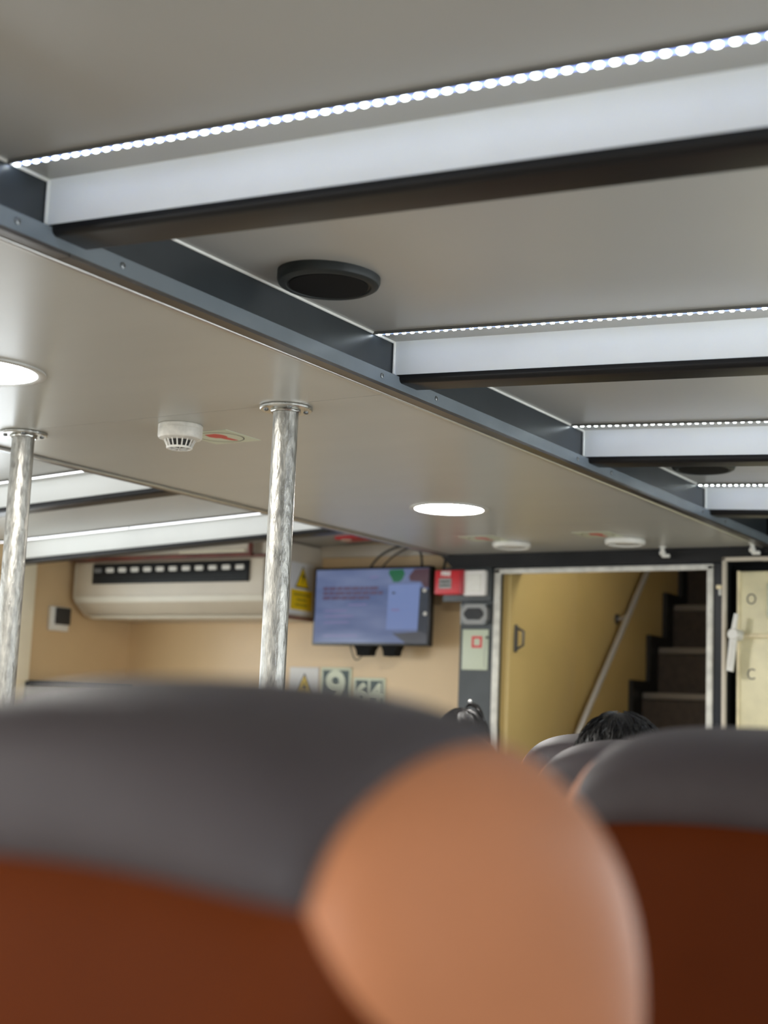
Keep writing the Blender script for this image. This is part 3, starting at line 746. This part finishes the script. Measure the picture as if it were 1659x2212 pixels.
# ------------------------------------------------------------------ alarm box, display and board on the dark pillar
t = thing('fire_alarm', (-2.98, YB-.03, ZC+.59), 'red and white fire alarm box on dark bracket', 'alarm')
MB().rbox(-3.085, -2.846, YB-.02, YB-.007, ZC+.512, ZC+.664, .003).build('bracket_board', 'slate_panel', t)
rb = MB().rbox(-3.106, -2.975, YB-.062, YB-.021, ZC+.541, ZC+.648, .006).build('red_box', 'red_paint', t)
MB().rbox(-2.978, -2.962, YB-.066, YB-.03, ZC+.541, ZC+.648, .004).build('hinge_edge', 'red_dark', rb)
text_on('FIRE', .026, (-3.049, YB-.0635, ZC+.631), 'white_print', rb, bold=.0012)
pr_ = MB().rbox(-3.082, -3.020, YB-.066, YB-.060, ZC+.566, ZC+.612, .004).build('press_panel', 'grey_print', rb)
for k in range(2):
    MB().box(-3.076, -3.026, YB-.0672, YB-.066, ZC+.577+k*.016, ZC+.583+k*.016).build('text_line', 'sign_black', rb)
wb = MB().rbox(-2.966, -2.861, YB-.055, YB-.021, ZC+.535, ZC+.646, .007).build('white_box', 'white_print', t)
MB().rbox(-2.951, -2.876, YB-.059, YB-.054, ZC+.552, ZC+.628, .004).build('box_lid', 'plastic_white', wb)
def octagon(x0, x1, z0, z1, c): return [(x0+c, z0), (x1-c, z0), (x1, z0+c), (x1, z1-c), (x1-c, z1), (x0+c, z1), (x0, z1-c), (x0, z0+c)]
t = thing('bulkhead_light', (-2.92, YB-.03, ZC+.457), 'metal framed dark bulkhead lamp below the red alarm box', 'lamp')
MB().prism(octagon(-2.985, -2.856, ZC+.412, ZC+.500, .020), 'y', YB-.035, YB-.0065).build('frame', 'dull_metal', t)
MB().prism(octagon(-2.966, -2.873, ZC+.432, ZC+.482, .018), 'y', YB-.040, YB-.034).build('lens', 'tv_bezel', t)
for dx in (-.057, .057):
    for dz in (-.037, .037):
        MB().lathe([(.001, -.004), (.006, -.004), (.008, 0), (.008, .004)], (-2.9205+dx, YB-.036, ZC+.456+dz), 'y', 12, cap=False).build('bolt', 'screw_steel', t)
t = thing('instruction_board', (-2.919, YB-.008, ZC+.305), 'pale green board with red square on dark pillar', 'board')
pb = MB().rbox(-2.984, -2.857, YB-.013, YB-.0065, ZC+.216, ZC+.392, .003).build('plate', 'pale_green', t)
for (a, b, c, d) in ((-2.936, -2.886, .352, .362), (-2.936, -2.886, .312, .322), (-2.936, -2.926, .322, .352), (-2.896, -2.886, .322, .352)):
    MB().box(a, b, YB-.0146, YB-.0125, ZC+c, ZC+d).build('red_square_edge', 'red_paint', pb)
MB().lathe([(.001, -.004), (.006, -.004), (.006, 0)], (-2.862, YB-.013, ZC+.357), 'y', 12, cap=False).build('peg', 'sign_black', t)
MB().tube([(-2.864, YB-.015, ZC+.352), (-2.872, YB-.015, ZC+.29), (-2.873, YB-.015, ZC+.24), (-2.866, YB-.015, ZC+.228)], .0012, 6).build('cord', 'grey_print', t)

# ------------------------------------------------------------------ seats
def seat_surface():
    rings = [(0.004, .004, -.200), (0.002, .06, -.130), (0.000, .115, -.088), (0.000, .155, -.058), (.006, .177, -.034), (.020, .193, -.014), (.045, .208, .001),
             (.085, .223, .0125), (.130, .242, .019), (.175, .260, .020), (.215, .272, .0165), (.245, .273, .004), (.264, .258, -.016),
             (.272, .225, -.045), (.274, .17, -.09), (.273, .10, -.14), (.272, .004, -.2)]
    # refine the ring list
    fine = []
    for i in range(len(rings)-1):
        for k in range(3):
            t = k/3
            p0 = rings[max(i-1, 0)]; p1 = rings[i]; p2 = rings[i+1]; p3 = rings[min(i+2, len(rings)-1)]
            fine.append(tuple(.5*((2*b)+(-a+c)*t+(2*a-5*b+4*c-d)*t*t+(-a+3*b-3*c+d)*t**3) for a, b, c, d in zip(p0, p1, p2, p3)))
    fine.append(rings[-1])
    zb = -.98; vs = []; n = 0
    for (y, a, ap) in fine:
        a = a if a > .006 else 0.0; bb = min(.195, .045+a*.56); ne = 2.9
        line = []
        zs = ap-bb
        for k in range(14): line.append((-a*(1-.02*(1-k/14)), zb+(zs-zb)*k/14))
        for k in range(49):
            th = math.pi*(1-k/48); c_, s_ = math.cos(th), math.sin(th)
            line.append((a*math.copysign(abs(c_)**(2/ne), c_), zs+bb*abs(s_)**(2/ne)))
        for k in range(14): line.append((a*(1-.02*((k+1)/14)), zs+(zb-zs)*(k+1)/14))
        n = len(line); lean = .0
        vs += [(x, y-(z if z < 0 else 0)*0.0 + .04*min(1, max(0, (-z-.25)/.6))*0, z) for x, z in line]
    fs = [(i*n+k, i*n+k+1, (i+1)*n+k+1, (i+1)*n+k) for i in range(len(fine)-1) for k in range(n-1)]
    bm = bmesh.new(); bv = [bm.verts.new(v) for v in vs]
    for f in fs: bm.faces.new([bv[i] for i in f])
    bmesh.ops.remove_doubles(bm, verts=bm.verts, dist=1e-5)
    bmesh.ops.recalc_face_normals(bm, faces=bm.faces)
    return bm
ZS = -.097; XS = .180
N1 = Vector((1, 0, -.06)).normalized(); N2 = Vector((1, 0, .48)).normalized()   # seam planes right of the cap / right of the back panel
def cut(bm, co, no, keep_pos):
    bmesh.ops.bisect_plane(bm, geom=bm.verts[:]+bm.edges[:]+bm.faces[:], plane_co=co, plane_no=no,
                           clear_inner=keep_pos, clear_outer=not keep_pos, dist=1e-6)
def mir(v): return Vector((-v.x, v.y, v.z))
C = Vector((XS, 0, ZS))
def seat_meshes():
    base = seat_surface(); out = {}
    def piece(cuts):
        b = base.copy()
        for co, no, pos in cuts: cut(b, co, no, pos)
        return b
    Zc = Vector((0, 0, ZS)); Zn = Vector((0, 0, 1))
    cap = piece([(Zc, Zn, True), (C, N1, False), (mir(C), mir(N1), False)])
    back = piece([(Zc, Zn, False), (C, N2, False), (mir(C), mir(N2), False)])
    bol = []
    for s in (1, -1):
        c = C if s > 0 else mir(C); n1 = N1 if s > 0 else mir(N1); n2 = N2 if s > 0 else mir(N2)
        up_ = piece([(Zc, Zn, True), (c, n1, True)]); lo_ = piece([(Zc, Zn, False), (c, n2, True)])
        me = bpy.data.meshes.new('tmp'); lo_.to_mesh(me); up_.from_mesh(me); bpy.data.meshes.remove(me)
        bmesh.ops.remove_doubles(up_, verts=up_.verts, dist=2e-5); bol.append(up_); lo_.free()
    def seam_dist(co):
        """distance to the nearest seam, in the x-z plane"""
        p = Vector((abs(co.x), co.z)); q = Vector((XS, ZS))
        d1 = abs((Vector((abs(co.x), 0, co.z))-C).dot(N1)) if co.z > ZS else 9
        d2 = abs((Vector((abs(co.x), 0, co.z))-C).dot(N2)) if co.z < ZS else 9
        d3 = abs(co.z-ZS) if abs(co.x) < XS else 9
        return min(d1, d2, d3, (p-q).length)
    for nm, b, h in (('headrest_cap', cap, .008), ('back_panel', back, .001), ('bolster', bol[0], .006), ('bolster2', bol[1], .006)):
        b.normal_update()
        sh = {v: v.normal*(h*(1-math.exp(-seam_dist(v.co)/.005))) for v in b.verts}
        for v, dv in sh.items(): v.co = v.co+dv
        if nm == 'back_panel':
            for v in b.verts:
                if v.co.y < .05: v.co.y += .010*(1-math.exp(-seam_dist(v.co)/.010))
        if nm in ('headrest_cap', 'back_panel'):
            for v in b.verts: v.co.z += .013*max(0, 1-(v.co.x/XS)**2)*math.exp(-abs(v.co.z-ZS)/.05)
        for v in b.verts: v.co *= SEATK
        me = bpy.data.meshes.new(nm); b.to_mesh(me)
        for p in me.polygons: p.use_smooth = True
        out[nm] = me; b.free()
    base.free()
    return out
SEATK = .81
SM = seat_meshes()
for nm, m in (('headrest_cap', 'leather_cap'), ('back_panel', 'leather_back'), ('bolster', 'leather_tan'), ('bolster2', 'leather_tan')):
    SM[nm].materials.append(MATS[m])
SEATGRP = 'passenger seats of brown and charcoal leather'
def seat(x, y, top, label, rz=0):
    """x: centre, y: back face of the backrest, top: height of its crown"""
    t = thing('passenger_seat', (x, y, 0), label, 'seat', SEATGRP); t.rotation_euler = (0, 0, rz)
    zo = top-.0275*SEATK
    for nm in ('headrest_cap', 'back_panel', 'bolster', 'bolster2'):
        o = bpy.data.objects.new('bolster' if nm == 'bolster2' else nm, SM[nm]); COL.objects.link(o); o.parent = t; o.location = (0, 0, zo)
    def part(mb, name, m):
        o = mb.build(name, m); o.parent = t; return o
    part(MB().rbox(-.225, .225, .20, .68, .36, .49, .04, 4), 'seat_cushion', 'leather_tan')
    part(MB().rbox(-.21, .21, .08, .64, .31, .365, .01), 'seat_frame', 'seat_metal')
    for sx_ in (-.17, .17):
        part(MB().tube([(sx_, .10, .32), (sx_, .12, .02)], .02, 12).tube([(sx_, .52, .32), (sx_, .50, .02)], .02, 12).rbox(sx_-.03, sx_+.03, .06, .56, 0, .02, .005), 'leg', 'seat_metal')
    for s_ in (-1, 1):
        part(MB().rbox(s_*.235-.02, s_*.235+.02, .20, .56, .60, .635, .015).rbox(s_*.235-.010, s_*.235+.010, .20, .26, .34, .61, .005), 'armrest', 'leather_cap')
    return t
seat(-.500, .506, ZC+.0165, 'large blurred seat in front, charcoal crown over orange brown sides')
seat(-.440, 1.296, ZC+.003, 'second seat at the right edge, charcoal headrest and brown back')
seat(-.865, 2.10, ZC-.022, 'dark seat partly hidden behind the second seat, passenger sitting in it')
seat(-1.285, 2.90, ZC-.020, 'farther seat with shiny bluish headrest left of the dark seat')
seat(-2.33, 3.95, ZC-.030, 'seat of the passenger with the hair clip, behind the large seat')

# ------------------------------------------------------------------ passengers
def person(hx, hy, hz, seat_y, shirt, label, clip=False):
    """hx,hy: head centre, hz: crown height"""
    t = thing('person', (hx, hy, 0), label, 'person')
    hc = hz-.115          # head centre height
    sh = hz-.30; hip = .57
    hipy = hy+.01
    me = bpy.data.meshes.new('body'); V = []; E = []; Rr = []
    def v(p, r): V.append(p); Rr.append(r); return len(V)-1
    def e(a, b): E.append((a, b))
    pel = v((hx, hipy, hip), (.15, .12)); wa = v((hx, hipy+.0, hip+.17), (.135, .10)); ch = v((hx, hipy+.02, sh-.10), (.155, .11))
    nk0 = v((hx, hipy+.04, sh+.02), (.07, .065)); nk = v((hx, hy-.02, sh+.07), (.055, .055))
    h1 = v((hx, hy-.005, hc-.03), (.072, .088)); h2 = v((hx, hy, hc+.045), (.068, .082))
    for a, b in ((pel, wa), (wa, ch), (ch, nk0), (nk0, nk), (nk, h1), (h1, h2)): e(a, b)
    ns = v((hx, hy+.095, hc-.012), (.012, .016)); e(h1, ns)
    for s in (-1, 1):
        so = v((hx+s*.16, hipy+.03, sh-.04), (.062, .062)); el = v((hx+s*.23, hipy+.06, sh-.33), (.046, .046))
        wr = v((hx+s*.15, hipy+.29, hip+.12), (.030, .034)); pm = v((hx+s*.12, hipy+.37, hip+.105), (.036, .020))
        for a, b in ((ch, so), (so, el), (el, wr), (wr, pm)): e(a, b)
        for k in range(4):
            f1 = v((hx+s*(.095+.02*k), hipy+.425, hip+.10), (.010, .010)); f2 = v((hx+s*(.095+.02*k), hipy+.46+(.008 if k in (1, 2) else 0), hip+.085), (.009, .009)); e(pm, f1); e(f1, f2)
        th = v((hx+s*.075, hipy+.385, hip+.105), (.011, .011)); e(pm, th)
        hp = v((hx+s*.095, hipy+.06, hip-.01), (.095, .09)); kn_ = v((hx+s*.12, hipy+.45, hip-.02), (.065, .065))
        an = v((hx+s*.12, hipy+.47, .10), (.042, .045)); toe = v((hx+s*.13, hipy+.63, .045), (.045, .035))
        for a, b in ((pel, hp), (hp, kn_), (kn_, an), (an, toe)): e(a, b)
        ea = v((hx+s*.082, hy+.0, hc-.02), (.010, .022)); e(h1, ea)
    me.from_pydata(V, E, []); o = bpy.data.objects.new('body', me); COL.objects.link(o)
    sk = o.modifiers.new('skin', 'SKIN'); sk.use_smooth_shade = True
    o.modifiers.new('sub', 'SUBSURF').levels = 2
    for i, r in enumerate(Rr): me.skin_vertices[0].data[i].radius = r
    me.skin_vertices[0].data[pel].use_root = True
    dg = bpy.context.evaluated_depsgraph_get(); dg.update()
    nm = bpy.data.meshes.new_from_object(o.evaluated_get(dg)); bpy.data.objects.remove(o)
    nm.materials.clear()
    for k in ('skin', shirt, 'trouser'): nm.materials.append(MATS[k])
    for p in nm.polygons:
        c = p.center; p.use_smooth = True
        if c.z > sh+.04: p.material_index = 0
        elif c.y > hipy+.27 and c.z > hip+.05: p.material_index = 0
        elif c.z > hip+.02: p.material_index = 1
        else: p.material_index = 2
    b = bpy.data.objects.new('body', nm); COL.objects.link(b); attach(b, t)
    for s in (-1, 1):
        MB().ball((hx+s*.032, hy+.082, hc+.005), .012, n=12, m=8).build('eye', 'eye_white', t)
    MB().ball((hx, hy+.085, hc-.062), .022, .010, .006, n=12, m=6).build('mouth', 'red_dark', t)
    # hair: scalp shell plus strands
    rx_, ry_, rz_ = .083, .100, .098; cz = hz-.104
    mb = MB(); n, m = 40, 20; vs = []; fs = []
    for j in range(m+1):
        for i in range(n):
            a = 2*math.pi*i/n
            front = math.sin(a)              # +y is the face side
            tmax = math.radians(112 - 55*max(0, front)**1.5 if not clip else 135-72*max(0, front)**1.5)
            th = tmax*j/m
            k = 1+.025*math.sin(7*a+j)*math.sin(th)
            vs.append((hx+rx_*k*math.sin(th)*math.cos(a), hy-.008+ry_*k*math.sin(th)*math.sin(a), cz+rz_*math.cos(th)))
    for j in range(m):
        for i in range(n): fs.append((j*n+i, (j+1)*n+i, (j+1)*n+(i+1) % n, j*n+(i+1) % n))
    hair = mb.add(vs, fs, True).build('hair', 'hair_black', t)
    rnd = random.Random(5 if clip else 9); mb = MB()
    for q in range(1500):
        a = rnd.uniform(0, 2*math.pi); tm = math.radians(105-50*max(0, math.sin(a)))
        th = tm*math.sqrt(rnd.random())
        L = rnd.uniform(.02, .045) if not clip else rnd.uniform(.05, .09)
        da = rnd.uniform(-.25, .25); lift = rnd.uniform(.001, .006) if not clip else rnd.uniform(.001, .005)
        path = []
        for k in range(4):
            tt = th+L/.095*k/3; aa = a+da*k/3; g = 1+lift/.09*math.sin(math.pi*(.25+.55*k/3))
            path.append((hx+rx_*g*math.sin(tt)*math.cos(aa), hy-.008+ry_*g*math.sin(tt)*math.sin(aa), cz+rz_*g*math.cos(tt)))
        mb.tube(path, [.0009, .0009, .0007, .0002], 3, cap=False)
    stuff(mb.build('hair_strands', 'hair_black', hair))
    if clip:
        c = Vector((hx+.052, hy-.035, hz-.012))
        cl = MB().tube([c+Vector((-.03, 0, .012)), c+Vector((-.012, 0, .022)), c+Vector((.012, .0, .014)), c+Vector((.028, 0, -.008)), c+Vector((.042, .0, -.035))], [.003, .008, .009, .008, .003], 10).build('hair_clip', 'clip_black', t)
        MB().ball(tuple(c+Vector((-.012, -.004, .031))), .006, n=10, m=8).build('pearl', 'pearl', cl)
person(-.998, 2.445, ZC+.030, 2.10, 'shirt_navy', 'seated passenger with short black hair beyond the second seat')
person(-2.330, 4.30, ZC+.044, 3.95, 'shirt_grey', 'seated passenger with black hair and shiny clip beside the large seat', clip=True)
